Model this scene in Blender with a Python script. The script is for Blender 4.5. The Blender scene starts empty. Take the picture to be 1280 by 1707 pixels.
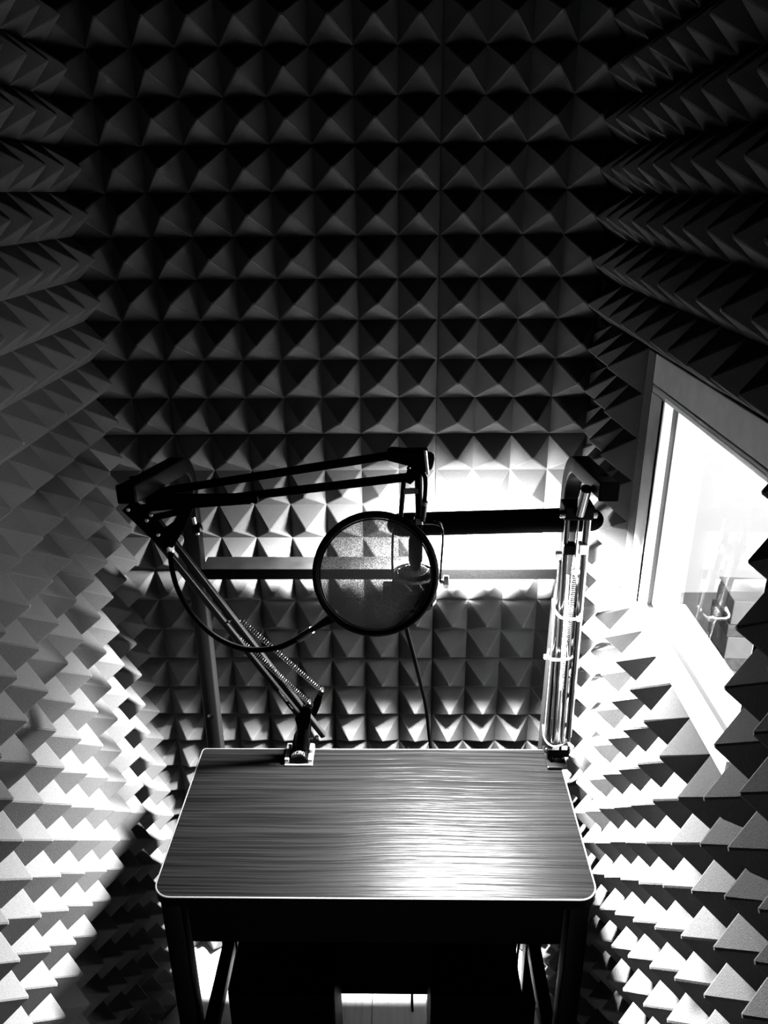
import bpy, bmesh, math, random
from mathutils import Vector, Matrix
random.seed(7)
scene = bpy.context.scene
COL = scene.collection
R = math.radians

# ------------------------------------------------------------------ camera, world, exposure
H = 1.771                                   # eye height over the booth floor
F, PITCH, YAW, ROLL = 1300.0, 0.389702, -0.019886, 0.009627
_f = Vector((math.sin(YAW)*math.cos(PITCH), math.cos(YAW)*math.cos(PITCH), -math.sin(PITCH)))
_r = Vector((math.cos(YAW), -math.sin(YAW), 0))
_d = _f.cross(_r)
CR = _r*math.cos(ROLL) + _d*math.sin(ROLL)
CD = -_r*math.sin(ROLL) + _d*math.cos(ROLL)
cam_d = bpy.data.cameras.new('camera')
cam_d.sensor_fit = 'VERTICAL'; cam_d.sensor_height = 24.0; cam_d.lens = 24.0*F/1707.0
cam_d.clip_start = 0.01
cam = bpy.data.objects.new('camera', cam_d); COL.objects.link(cam)
m3 = Matrix((CR, -CD, -_f)).transposed()
cam.matrix_world = Matrix.Translation((0, 0, H)) @ m3.to_4x4()
scene.camera = cam

def at(px, py, y):
    """the point of the room at depth y that the photograph shows at px, py"""
    v = CR*((px-640)/F) + CD*((py-853.5)/F) + _f
    v = v*(y/v.y)
    return Vector((v.x, v.y, v.z+H))

world = bpy.data.worlds.new('world'); scene.world = world; world.use_nodes = True
world.node_tree.nodes['Background'].inputs[0].default_value = (0, 0, 0, 1)
world.node_tree.nodes['Background'].inputs[1].default_value = 0.0
vs = scene.view_settings
vs.view_transform = 'Standard'; vs.look = 'None'; vs.gamma = 1.0; vs.use_curve_mapping = False
vs.exposure = 4.3
LAMP_STRENGTH = 420.0       # milky lens of the bar lamp
LAMP_WATTS = 18.0           # its row of LEDs, a wide downward beam
# ceiling light of the room next door, seen through the booth window
al = bpy.data.lights.new('next_room_ceiling_light', 'AREA'); al.shape = 'RECTANGLE'; al.size = 0.9; al.size_y = 0.9
al.energy = 12.0
alo = bpy.data.objects.new('next_room_ceiling_light', al); COL.objects.link(alo)
alo.location = (1.6, 0.55, 2.36)

# ------------------------------------------------------------------ materials
def mat(name, col=0.1, rough=0.6, metal=0.0, spec=0.5, coat=0.0):
    m = bpy.data.materials.new(name); m.use_nodes = True
    b = m.node_tree.nodes['Principled BSDF']
    c = col if isinstance(col, tuple) else (col, col, col)
    b.inputs['Base Color'].default_value = (*c, 1)
    b.inputs['Roughness'].default_value = rough
    b.inputs['Metallic'].default_value = metal
    b.inputs['Specular IOR Level'].default_value = spec
    b.inputs['Coat Weight'].default_value = coat
    return m

def nodes(m):
    return m.node_tree.nodes, m.node_tree.links, m.node_tree.nodes['Principled BSDF']

def speckle(m, c0, c1, scale, bump=0.0, dist=0.002, detail=4.0):
    n, l, b = nodes(m)
    tc = n.new('ShaderNodeTexCoord'); t = n.new('ShaderNodeTexNoise')
    t.inputs['Scale'].default_value = scale; t.inputs['Detail'].default_value = detail
    l.new(tc.outputs['Object'], t.inputs['Vector'])
    r = n.new('ShaderNodeValToRGB')
    r.color_ramp.elements[0].position = 0.3; r.color_ramp.elements[0].color = (c0, c0, c0, 1)
    r.color_ramp.elements[1].position = 0.7; r.color_ramp.elements[1].color = (c1, c1, c1, 1)
    l.new(t.outputs['Fac'], r.inputs['Fac']); l.new(r.outputs['Color'], b.inputs['Base Color'])
    if bump:
        bp = n.new('ShaderNodeBump'); bp.inputs['Strength'].default_value = bump; bp.inputs['Distance'].default_value = dist
        l.new(t.outputs['Fac'], bp.inputs['Height']); l.new(bp.outputs['Normal'], b.inputs['Normal'])
    return m

M_FOAM = speckle(mat('acoustic_foam', rough=1.0, spec=0.05), 0.034, 0.058, 900.0, 0.5, 0.0012)
M_WALL = speckle(mat('booth_wall_board', rough=0.9, spec=0.1), 0.012, 0.02, 60.0)
M_TRIM = speckle(mat('window_trim_board', rough=0.6, spec=0.3), 0.25, 0.30, 40.0)
M_WHITE = mat('white_painted_wood', 0.75, 0.4)
M_GASKET = mat('rubber_gasket', 0.06, 0.7)
M_BLACK = mat('black_painted_metal', 0.0001, 0.45, spec=0.012)
M_BLACKGLOSS = mat('black_gloss', 0.001, 0.2, spec=0.12)
M_RUBBER = mat('black_rubber', 0.0003, 0.75, spec=0.006)
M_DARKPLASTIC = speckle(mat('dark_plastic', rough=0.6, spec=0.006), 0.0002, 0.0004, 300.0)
M_CHROME = mat('chrome', 0.065, 0.16, 1.0)
M_STEEL = mat('brushed_steel', 0.028, 0.35, 1.0)
M_TUBE = mat('dark_steel_tube', 0.0022, 0.35, 0.0, 0.04)
M_SPRING = mat('spring_steel', 0.012, 0.45, 1.0)
M_HOOD = mat('charcoal_plastic', 0.0006, 0.7, spec=0.005)
M_GREY = mat('light_grey_metal', 0.022, 0.45)
M_WHITEPLASTIC = mat('white_plastic', 0.5, 0.4)
M_LETTER = mat('white_lettering', 0.010, 0.6)
M_EDGE = mat('desk_edge_band', 0.022, 0.35)
M_BOX = speckle(mat('pale_cardboard', rough=0.8), 0.16, 0.19, 18.0)
M_BOXDARK = speckle(mat('printed_cardboard', rough=0.7), 0.06, 0.12, 45.0)
M_TAPE = mat('clear_tape', 0.22, 0.2)
M_ROOM = mat('next_room_paint', 0.48, 0.9)
M_ROOMFLOOR = speckle(mat('next_room_floor', rough=0.5), 0.10, 0.13, 6.0)

def wood_desk():
    m = mat('dark_wood_laminate', rough=0.31, spec=0.016)
    n, l, b = nodes(m)
    tc = n.new('ShaderNodeTexCoord')
    # slow waviness so that the grain lines bend and close like cathedral grain
    w = n.new('ShaderNodeTexNoise'); w.inputs['Scale'].default_value = 3.0; w.inputs['Detail'].default_value = 1.0
    l.new(tc.outputs['Object'], w.inputs['Vector'])
    sub = n.new('ShaderNodeVectorMath'); sub.operation = 'SUBTRACT'; sub.inputs[1].default_value = (0.5, 0.5, 0.5)
    l.new(w.outputs['Color'], sub.inputs[0])
    sc = n.new('ShaderNodeVectorMath'); sc.operation = 'MULTIPLY'; sc.inputs[1].default_value = (0, 0.030, 0)
    l.new(sub.outputs['Vector'], sc.inputs[0])
    add = n.new('ShaderNodeVectorMath'); l.new(tc.outputs['Object'], add.inputs[0]); l.new(sc.outputs['Vector'], add.inputs[1])
    mp = n.new('ShaderNodeMapping'); mp.inputs['Scale'].default_value = (3.5, 230.0, 1.0)
    l.new(add.outputs['Vector'], mp.inputs['Vector'])
    t = n.new('ShaderNodeTexNoise'); t.inputs['Scale'].default_value = 1.0; t.inputs['Detail'].default_value = 3.0
    l.new(mp.outputs['Vector'], t.inputs['Vector'])
    r = n.new('ShaderNodeValToRGB')
    r.color_ramp.elements[0].position = 0.36; r.color_ramp.elements[0].color = (0.0004, 0.0004, 0.0004, 1)
    r.color_ramp.elements[1].position = 0.64; r.color_ramp.elements[1].color = (0.0013, 0.0013, 0.0013, 1)
    l.new(t.outputs['Fac'], r.inputs['Fac']); l.new(r.outputs['Color'], b.inputs['Base Color'])
    bp = n.new('ShaderNodeBump'); bp.inputs['Strength'].default_value = 1.0; bp.inputs['Distance'].default_value = 0.0016
    l.new(t.outputs['Fac'], bp.inputs['Height']); l.new(bp.outputs['Normal'], b.inputs['Normal'])
    return m
M_DESK = wood_desk()

def plank_mat():
    m = mat('pale_floor_plank', rough=0.35)
    n, l, b = nodes(m)
    tc = n.new('ShaderNodeTexCoord')
    mp = n.new('ShaderNodeMapping'); mp.inputs['Scale'].default_value = (60, 4, 1); l.new(tc.outputs['Object'], mp.inputs['Vector'])
    t = n.new('ShaderNodeTexNoise'); t.inputs['Scale'].default_value = 1.0; t.inputs['Detail'].default_value = 5
    l.new(mp.outputs['Vector'], t.inputs['Vector'])
    r = n.new('ShaderNodeValToRGB')
    r.color_ramp.elements[0].position = 0.3; r.color_ramp.elements[0].color = (0.3, 0.3, 0.3, 1)
    r.color_ramp.elements[1].position = 0.7; r.color_ramp.elements[1].color = (0.45, 0.45, 0.45, 1)
    l.new(t.outputs['Fac'], r.inputs['Fac']); l.new(r.outputs['Color'], b.inputs['Base Color'])
    return m
M_PLANK = plank_mat()

def glass_mat():
    m = bpy.data.materials.new('window_glass'); m.use_nodes = True
    n, l = m.node_tree.nodes, m.node_tree.links
    n.remove(n['Principled BSDF'])
    tr = n.new('ShaderNodeBsdfTransparent'); tr.inputs[0].default_value = (0.92, 0.92, 0.92, 1)
    gl = n.new('ShaderNodeBsdfGlossy'); gl.inputs['Roughness'].default_value = 0.0
    fr = n.new('ShaderNodeFresnel'); fr.inputs['IOR'].default_value = 1.6
    mx = n.new('ShaderNodeMixShader')
    l.new(fr.outputs[0], mx.inputs[0]); l.new(tr.outputs[0], mx.inputs[1]); l.new(gl.outputs[0], mx.inputs[2])
    l.new(mx.outputs[0], n['Material Output'].inputs['Surface'])
    return m
M_GLASS = glass_mat()

def screen_mat():
    m = bpy.data.materials.new('nylon_mesh'); m.use_nodes = True
    n, l = m.node_tree.nodes, m.node_tree.links
    b = n['Principled BSDF']; b.inputs['Base Color'].default_value = (0.02, 0.02, 0.02, 1); b.inputs['Roughness'].default_value = 0.8
    tr = n.new('ShaderNodeBsdfTransparent'); mx = n.new('ShaderNodeMixShader')
    tc = n.new('ShaderNodeTexCoord'); t = n.new('ShaderNodeTexNoise'); t.inputs['Scale'].default_value = 900; t.inputs['Detail'].default_value = 1
    l.new(tc.outputs['Object'], t.inputs['Vector'])
    r = n.new('ShaderNodeValToRGB')
    r.color_ramp.elements[0].position = 0.35; r.color_ramp.elements[0].color = (0.87, 0.87, 0.87, 1)
    r.color_ramp.elements[1].position = 0.65; r.color_ramp.elements[1].color = (0.985, 0.985, 0.985, 1)
    l.new(t.outputs['Fac'], r.inputs['Fac'])
    l.new(r.outputs['Color'], mx.inputs[0]); l.new(tr.outputs[0], mx.inputs[1]); l.new(b.outputs[0], mx.inputs[2])
    l.new(mx.outputs[0], n['Material Output'].inputs['Surface'])
    return m
M_SCREEN = screen_mat()

def emit_mat(name, s):
    m = bpy.data.materials.new(name); m.use_nodes = True
    n, l, b = nodes(m)
    b.inputs['Base Color'].default_value = (0.8, 0.8, 0.8, 1)
    b.inputs['Emission Color'].default_value = (1, 1, 1, 1); b.inputs['Emission Strength'].default_value = s
    return m
M_LED = emit_mat('lamp_diffuser', LAMP_STRENGTH)

# ------------------------------------------------------------------ helpers
def link(name, bm, m, parent=None, smooth=False, loc=None):
    me = bpy.data.meshes.new(name)
    bmesh.ops.recalc_face_normals(bm, faces=bm.faces[:])
    bm.to_mesh(me); bm.free()
    if smooth:
        me.polygons.foreach_set('use_smooth', [True]*len(me.polygons))
        try: me.set_sharp_from_angle(angle=R(38))
        except Exception: pass
    me.materials.append(m)
    o = bpy.data.objects.new(name, me); COL.objects.link(o)
    if parent is not None:
        o.parent = parent
        if parent.type == 'EMPTY':
            o.matrix_parent_inverse = Matrix.Translation(-Vector(parent.location))
    return o

def empty(name, loc, label, cat, group=None):
    o = bpy.data.objects.new(name, None); COL.objects.link(o); o.location = loc; o.empty_display_size = 0.05
    tag(o, label, cat, group); return o

def tag(o, label, cat, group=None):
    o['label'] = label; o['category'] = cat
    if group: o['group'] = group
    return o

def struct(o): o['kind'] = 'structure'; return o

def box(bm, lo, hi, bevel=0.0):
    lo, hi = Vector(lo), Vector(hi)
    r = bmesh.ops.create_cube(bm, size=1.0)
    for v in r['verts']:
        v.co = Vector(((lo[i]+hi[i])/2 + v.co[i]*(hi[i]-lo[i]) for i in range(3)))
    if bevel:
        es = list({e for v in r['verts'] for e in v.link_edges})
        bmesh.ops.bevel(bm, geom=es, offset=bevel, segments=2, affect='EDGES', profile=0.5)
    return bm

def frame_for(d, up=None):
    d = d.normalized()
    up = up or (Vector((0, 0, 1)) if abs(d.z) < 0.95 else Vector((0, 1, 0)))
    x = d.cross(up)
    if x.length < 1e-6: x = d.orthogonal()
    x.normalize(); y = x.cross(d).normalized()
    return x, y

def sweep(bm, path, prof, side=None, cap=True, radii=None):
    """prof: list of 2D points carried along the path; side fixes the first axis"""
    path = [Vector(p) for p in path]; rings = []
    x_prev = None
    for i, p in enumerate(path):
        a = path[max(i-1, 0)]; b = path[min(i+1, len(path)-1)]
        d = (b-a).normalized()
        if side is not None:
            x = (Vector(side) - d*d.dot(Vector(side))).normalized(); y = x.cross(d).normalized()
        elif x_prev is None:
            x, y = frame_for(d)
        else:
            x = (x_prev - d*d.dot(x_prev)).normalized(); y = x.cross(d).normalized()
        x_prev = x
        k = 1.0
        if 0 < i < len(path)-1 and side is not None:
            c = (path[i]-a).normalized().dot((b-path[i]).normalized())
            k = 1.0/max(0.5, math.sqrt((1+c)/2))
        s = radii[i] if radii else 1.0
        rings.append([bm.verts.new(p + x*u*s + y*v*s*k) for u, v in prof])
    n = len(prof)
    for r0, r1 in zip(rings, rings[1:]):
        for j in range(n):
            bm.faces.new((r0[j], r0[(j+1) % n], r1[(j+1) % n], r1[j]))
    if cap:
        bm.faces.new(rings[0]); bm.faces.new(list(reversed(rings[-1])))
    return bm

def circ(r, n=16): return [(r*math.cos(2*math.pi*i/n), r*math.sin(2*math.pi*i/n)) for i in range(n)]
def rrect(w, h, c=0.003, n=3):
    pts = []
    for sx, sy, a0 in ((1, 1, 0), (-1, 1, 90), (-1, -1, 180), (1, -1, 270)):
        for i in range(n+1):
            a = R(a0 + 90*i/n)
            pts.append((sx*(w/2-c) + c*math.cos(a), sy*(h/2-c) + c*math.sin(a)))
    return pts
def tube(bm, a, b, r, n=14): return sweep(bm, [a, b], circ(r, n))
def bar(bm, a, b, w, h, side=None, c=0.002): return sweep(bm, [a, b], rrect(w, h, c), side)

def lathe(bm, a, axis, prof, n=28):
    """prof: (distance along axis, radius)"""
    a = Vector(a); axis = Vector(axis).normalized(); x, y = frame_for(axis)
    rings = []
    for s, r in prof:
        rings.append([bm.verts.new(a + axis*s + (x*math.cos(2*math.pi*i/n) + y*math.sin(2*math.pi*i/n))*max(r, 1e-4)) for i in range(n)])
    for r0, r1 in zip(rings, rings[1:]):
        for j in range(n): bm.faces.new((r0[j], r0[(j+1) % n], r1[(j+1) % n], r1[j]))
    bm.faces.new(rings[0]); bm.faces.new(list(reversed(rings[-1])))
    return bm

def torus(bm, c, axis, Rr, r, n=64, k=12, ky=1.0):
    c = Vector(c); axis = Vector(axis).normalized(); x, y = frame_for(axis)
    rings = []
    for i in range(n):
        t = 2*math.pi*i/n; d = x*math.cos(t) + y*math.sin(t)
        rings.append([bm.verts.new(c + d*(Rr + r*math.cos(2*math.pi*j/k)) + axis*(r*ky*math.sin(2*math.pi*j/k))) for j in range(k)])
    for i in range(n):
        for j in range(k):
            bm.faces.new((rings[i][j], rings[i][(j+1) % k], rings[(i+1) % n][(j+1) % k], rings[(i+1) % n][j]))
    return bm

def prism(bm, pts, off):
    """a plate: polygon pts (3D, planar) thickened by the vector off, centred"""
    off = Vector(off)
    a = [bm.verts.new(Vector(p)-off/2) for p in pts]; b = [bm.verts.new(Vector(p)+off/2) for p in pts]
    n = len(pts)
    bm.faces.new(a); bm.faces.new(list(reversed(b)))
    for i in range(n): bm.faces.new((a[i], a[(i+1) % n], b[(i+1) % n], b[i]))
    return bm

def helix(bm, a, b, r, wire, turns, k=5, per=10):
    a, b = Vector(a), Vector(b); d = (b-a); L = d.length; d.normalize(); x, y = frame_for(d)
    n = int(turns*per)
    path = [a + d*(L*i/n) + (x*math.cos(2*math.pi*i/per) + y*math.sin(2*math.pi*i/per))*r for i in range(n+1)]
    return sweep(bm, path, circ(wire, k))

def smooth_path(pts, n=10):
    pts = [Vector(p) for p in pts]; out = []
    P = [2*pts[0]-pts[1]] + pts + [2*pts[-1]-pts[-2]]
    for i in range(1, len(P)-2):
        for k in range(n):
            t = k/n; p0, p1, p2, p3 = P[i-1:i+3]
            out.append(0.5*((2*p1) + (p2-p0)*t + (2*p0-5*p1+4*p2-p3)*t*t + (3*p1-p0-3*p2+p3)*t**3))
    out.append(pts[-1]); return out

def text(name, body, size, origin, xdir, ydir, m, parent, depth=0.0003):
    cu = bpy.data.curves.new(name, 'FONT'); cu.body = body; cu.size = size; cu.extrude = depth
    cu.align_x = 'CENTER'; cu.align_y = 'CENTER'
    tmp = bpy.data.objects.new(name, cu); COL.objects.link(tmp)
    bpy.context.view_layer.update()
    me = bpy.data.meshes.new_from_object(tmp.evaluated_get(bpy.context.evaluated_depsgraph_get()))
    bpy.data.objects.remove(tmp)
    x = Vector(xdir).normalized(); z = x.cross(Vector(ydir)).normalized(); y = z.cross(x)
    mt = Matrix((x, y, z)).transposed().to_4x4(); mt.translation = Vector(origin)
    me.transform(mt); me.materials.clear(); me.materials.append(m)
    o = bpy.data.objects.new(name, me); COL.objects.link(o); o.parent = parent
    if parent.type == 'EMPTY': o.matrix_parent_inverse = Matrix.Translation(-Vector(parent.location))
    return o

B = bmesh.new

# ------------------------------------------------------------------ the booth shell
P = 0.0714                 # pitch of the foam pyramids
HT = 0.047                 # their height
TH = 0.014                 # slab under them
YB = 1.428                 # back foam, valley plane
XL, XR = -0.562, 0.377     # side foams, valley planes
ZC = 2.30                  # ceiling
YF = -0.55                 # wall behind the camera
X0, Z0 = 0.072, H-0.427    # origin of the back wall's pyramid lattice

wall_back = struct(link('wall_back', box(B(), (XL-0.08, YB+TH, -0.02), (XR+0.06, YB+TH+0.06, ZC+0.02)), M_WALL))
wall_left = struct(link('wall_left', box(B(), (XL-TH-0.06, YF-0.06, -0.02), (XL-TH, YB+TH, ZC+0.02)), M_WALL))
wall_front = struct(link('wall_front', box(B(), (XL-0.08, YF-0.06, -0.02), (XR+0.06, YF, ZC+0.02)), M_WALL))
ceiling = struct(link('ceiling', box(B(), (XL-0.08, YF-0.06, ZC), (XR+0.06, YB+0.08, ZC+0.05)), M_WALL))
# right wall in four pieces round the window opening, one mesh
WY0, WY1, WZ0, WZ1 = 0.720, 1.087, H-0.605, H-0.278
XW = XR+TH
bm = B()
box(bm, (XW, YF-0.06, -0.02), (XW+0.05, WY0, ZC+0.02)); box(bm, (XW, WY1, -0.02), (XW+0.05, YB+TH, ZC+0.02))
box(bm, (XW, WY0, -0.02), (XW+0.05, WY1, WZ0-0.02)); box(bm, (XW, WY0, WZ1+0.01), (XW+0.05, WY1, ZC+0.02))
wall_right = struct(link('wall_right', bm, M_WALL))

# floor of pale planks
floor = struct(link('floor', box(B(), (XL-0.08, YF-0.06, -0.03), (XR+0.06, YB+0.08, -0.012)), M_WALL))
x = XL-TH
while x < XR+TH-0.01:
    x1 = min(x+0.128, XR+TH)
    link('plank', box(B(), (x+0.0008, YF, -0.012), (x1-0.0008, YB+TH, random.uniform(-0.0006, 0)), 0.001), M_PLANK, floor)
    x = x1

# ------------------------------------------------------------------ acoustic foam
def foam(parent, O, U, V, N, us, vs_, clip=(None, None, None, None)):
    """one moulded sheet: valley lattice us x vs_ on plane (O, U, V), pyramids along N; clip = u0, u1, v0, v1"""
    bm = B(); O, U, V, N = Vector(O), Vector(U), Vector(V), Vector(N)
    nu, nv = len(us), len(vs_)
    g = [[bm.verts.new((u, v, 0)) for v in vs_] for u in us]
    ridge = []
    for i in range(nu-1):
        for j in range(nv-1):
            c = ((us[i]+us[i+1])/2 + random.uniform(-.0012, .0012), (vs_[j]+vs_[j+1])/2 + random.uniform(-.0012, .0012))
            t = 0.0022; h = HT + random.uniform(-.0015, .001)
            q = [bm.verts.new((c[0]+a*t, c[1]+b*t, h)) for a, b in ((-1, -1), (1, -1), (1, 1), (-1, 1))]
            k = [g[i][j], g[i+1][j], g[i+1][j+1], g[i][j+1]]
            bm.faces.new(q)
            for s in range(4): bm.faces.new((k[s], k[(s+1) % 4], q[(s+1) % 4], q[s]))
            for s in range(4): ridge.append(bm.edges.get((k[s], q[s])))
    # rim and back of the slab
    bot = [[bm.verts.new((u, v, -TH)) for v in (vs_[0], vs_[-1])] for u in (us[0], us[-1])]
    def rim(line, a, b): bm.faces.new([*line, b, a])
    rim([g[i][0] for i in range(nu)], bot[0][0], bot[1][0]); rim([g[i][-1] for i in range(nu)], bot[0][1], bot[1][1])
    rim(g[0], bot[0][0], bot[0][1]); rim(g[-1], bot[1][0], bot[1][1])
    bm.faces.new((bot[0][0], bot[0][1], bot[1][1], bot[1][0]))
    bmesh.ops.recalc_face_normals(bm, faces=bm.faces[:])
    for axis, val, sgn in ((0, clip[0], -1), (0, clip[1], 1), (1, clip[2], -1), (1, clip[3], 1)):
        if val is None: continue
        lo = min(v.co[axis] for v in bm.verts); hi = max(v.co[axis] for v in bm.verts)
        if (sgn < 0 and val <= lo+1e-4) or (sgn > 0 and val >= hi-1e-4): continue
        co = [0, 0, 0]; no = [0, 0, 0]; co[axis] = val; no[axis] = sgn
        r = bmesh.ops.bisect_plane(bm, geom=bm.verts[:]+bm.edges[:]+bm.faces[:], dist=1e-6, plane_co=co, plane_no=no, clear_outer=True)
        ed = [e for e in r['geom_cut'] if isinstance(e, bmesh.types.BMEdge)]
        bmesh.ops.triangle_fill(bm, edges=ed, use_beauty=True)
    ridge = [e for e in ridge if e.is_valid and len(e.link_faces) == 2]
    if not bm.verts: bm.free(); return None
    bmesh.ops.bevel(bm, geom=ridge, offset=0.0016, segments=1, affect='EDGES')
    for v in bm.verts: v.co = O + U*v.co.x + V*v.co.y + N*v.co.z
    return link('foam_sheet', bm, M_FOAM, parent)

def tile(parent, O, U, V, N, u_cuts, v_cuts, clip):
    """lay 7 x 7 sheets: u_cuts/v_cuts = lists of (start, cells)"""
    for ui, un in u_cuts:
        for vi, vn in v_cuts:
            us = [ui+P*k for k in range(un+1)]; vs_ = [vi+P*k for k in range(vn+1)]
            # drop the lattice cells that lie wholly outside the clip
            us = [u for u in us if (clip[0] is None or u > clip[0]-P+1e-4) and (clip[1] is None or u < clip[1]+P-1e-4)]
            vs_ = [v for v in vs_ if (clip[2] is None or v > clip[2]-P+1e-4) and (clip[3] is None or v < clip[3]+P-1e-4)]
            if len(us) < 2 or len(vs_) < 2: continue
            gap = 0.0006
            us[0] += gap; us[-1] -= gap; vs_[0] += gap; vs_[-1] -= gap
            Nn = Vector(N)
            foam(parent, Vector(O) + Nn*random.uniform(-0.0005, 0.001), U, V, N, us, vs_, clip)

ROWS = [(Z0+P*7*k, 7) for k in (1, 0, -1, -2, -3)]
tile(wall_back, (0, YB, 0), (1, 0, 0), (0, 0, 1), (0, -1, 0),
     [(X0-14*P, 7), (X0-7*P, 7), (X0, 7)], ROWS, (XL, XR, 0.0, ZC-0.005))
tile(wall_left, (XL, 0, 0), (0, 1, 0), (0, 0, 1), (1, 0, 0),
     [(1.416-7*P*k, 7) for k in (1, 2, 3)], [(z+0.003, 7) for z, n in ROWS], (None, 1.416, 0.0, ZC-0.005))
RO = (XR, 0, 0); RU = (0, 1, 0); RV = (0, 0, 1); RN = (-1, 0, 0)
YU = 0.749 + P/2                       # lattice of the sheets over the window
ZU = H-0.2205                          # their lower edge
tile(wall_right, RO, RU, RV, RN, [(YU+P*2, 7), (YU-P*5, 7), (YU-P*12, 7)], [(ZU, 7), (ZU+7*P, 7)], (None, YB-0.002, None, ZC-0.005))
YL = 0.729 + P/2                       # lattice of the sheets under the window
ZL = H-0.628                           # their upper edge
tile(wall_right, RO, RU, RV, RN, [(YL+P*2, 8), (YL-P*5, 7), (YL-P*12, 7)], [(ZL-7*P, 7), (ZL-14*P, 7), (ZL-21*P, 7)], (None, YB-0.002, 0.0, None))
# strip between the window and the back corner, with a flat cut margin
tile(wall_right, RO, RU, RV, RN, [(1.185, 4)], [(H-0.2205-P*6, 6)], (None, YB-0.002, ZL+0.001, None))
link('foam_sheet', box(B(), (XR, 1.149, ZL+0.001), (XW, 1.184, ZU-0.001), 0.0015), M_FOAM, wall_right)
# near side of the window
tile(wall_right, RO, RU, RV, RN, [(0.706-P*7, 7), (0.706-P*14, 7)], [(ZU-P*6, 6)], (None, None, ZL+0.001, None))

# ------------------------------------------------------------------ window
win = bpy.data.objects.new('window_1', None); COL.objects.link(win); win.location = (XW, 0.92, WZ0); struct(win)
TX = XR                                # room side of the boards, flush with the foam valleys
link('trim_board', box(B(), (TX, 0.708, H-0.2655), (XW, 1.147, H-0.222), 0.001), M_TRIM, win)
link('trim_board', box(B(), (TX+0.0006, 0.708, WZ1), (XW, 1.147, H-0.2675), 0.001), M_TRIM, win)
link('trim_board', box(B(), (TX, WY1+0.001, H-0.627), (XW, 1.147, WZ1-0.0005), 0.001), M_TRIM, win)
link('trim_board', box(B(), (TX, 0.708, H-0.627), (XW, WY0, WZ1-0.0005), 0.001), M_TRIM, win)
GX = 0.412
# reveal: white liner boards, a dark gasket groove, white glazing beads, glass
for nm, lo, hi in (('jamb', (TX, WY1-0.001, WZ0), (TX+0.014, WY1+0.012, WZ1)), ('jamb', (TX, WY0-0.012, WZ0), (TX+0.014, WY0+0.001, WZ1)),
                   ('sill', (TX-0.004, WY0, H-0.628), (TX+0.014, WY1, WZ0+0.001)), ('head', (TX, WY0, WZ1-0.001), (TX+0.014, WY1, WZ1+0.006))):
    link(nm, box(B(), lo, hi, 0.0012), M_WHITE, win)
for nm, lo, hi in (('gasket', (TX+0.014, WY1-0.0005, WZ0), (TX+0.021, WY1+0.01, WZ1)), ('gasket', (TX+0.014, WY0-0.01, WZ0), (TX+0.021, WY0+0.0005, WZ1)),
                   ('gasket', (TX+0.014, WY0, WZ0-0.012), (TX+0.021, WY1, WZ0+0.0005)), ('gasket', (TX+0.014, WY0, WZ1-0.0005), (TX+0.021, WY1, WZ1+0.006))):
    link(nm, box(B(), lo, hi), M_GASKET, win)
for nm, lo, hi in (('glazing_bead', (TX+0.021, WY1-0.002, WZ0), (XW+0.05, WY1+0.012, WZ1)), ('glazing_bead', (TX+0.021, WY0-0.012, WZ0), (XW+0.05, WY0+0.002, WZ1)),
                   ('glazing_bead', (TX+0.021, WY0, WZ0-0.018), (XW+0.05, WY1, WZ0+0.002)), ('glazing_bead', (TX+0.021, WY0, WZ1-0.002), (XW+0.05, WY1, WZ1+0.008))):
    link(nm, box(B(), lo, hi, 0.001), M_WHITE, win)
bm = B(); bm.faces.new([bm.verts.new((GX, y, z)) for y, z in ((WY0+.002, WZ0+.002), (WY1-.002, WZ0+.002), (WY1-.002, WZ1-.002), (WY0+.002, WZ1-.002))])
link('pane', bm, M_GLASS, win)

# ------------------------------------------------------------------ the room beyond the window
struct(link('floor', box(B(), (XW+0.051, -0.8, -0.06), (2.9, 3.3, 0.0)), M_ROOMFLOOR))
struct(link('wall_beyond', box(B(), (XL-0.2, 3.3, -0.06), (2.96, 3.36, 2.46)), M_ROOM))
struct(link('wall_side', box(B(), (2.9, -0.86, -0.06), (2.96, 3.3, 2.46)), M_ROOM))
struct(link('wall_near', box(B(), (XW+0.051, -0.86, -0.06), (2.9, -0.8, 2.46)), M_ROOM))
struct(link('ceiling', box(B(), (XW+0.051, -0.8, 2.4), (2.9, 3.3, 2.46)), M_ROOM))


# added fill light: unseen framed glowing panel that lifts the booth's left wall
fill = bpy.data.objects.new('fill_panel', None); COL.objects.link(fill); fill.location = (2.9, 0.6, 0.8); struct(fill)
link('pane', box(B(), (2.888, 0.06, 0.86), (2.892, 1.14, 1.84)), emit_mat('fill_panel_glow', 3.2), fill)  # glowing sheet, the added light source itself
for lo, hi in (((2.87, 0.0, 0.8), (2.8995, 0.06, 1.9)), ((2.87, 1.14, 0.8), (2.8995, 1.2, 1.9)), ((2.87, 0.06, 0.8), (2.8995, 1.14, 0.86)), ((2.87, 0.06, 1.84), (2.8995, 1.14, 1.9)), ((2.875, 0.58, 0.86), (2.8995, 0.62, 1.84))):
    link('fill_panel_frame', box(B(), lo, hi, 0.003), M_WHITE, fill)

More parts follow.
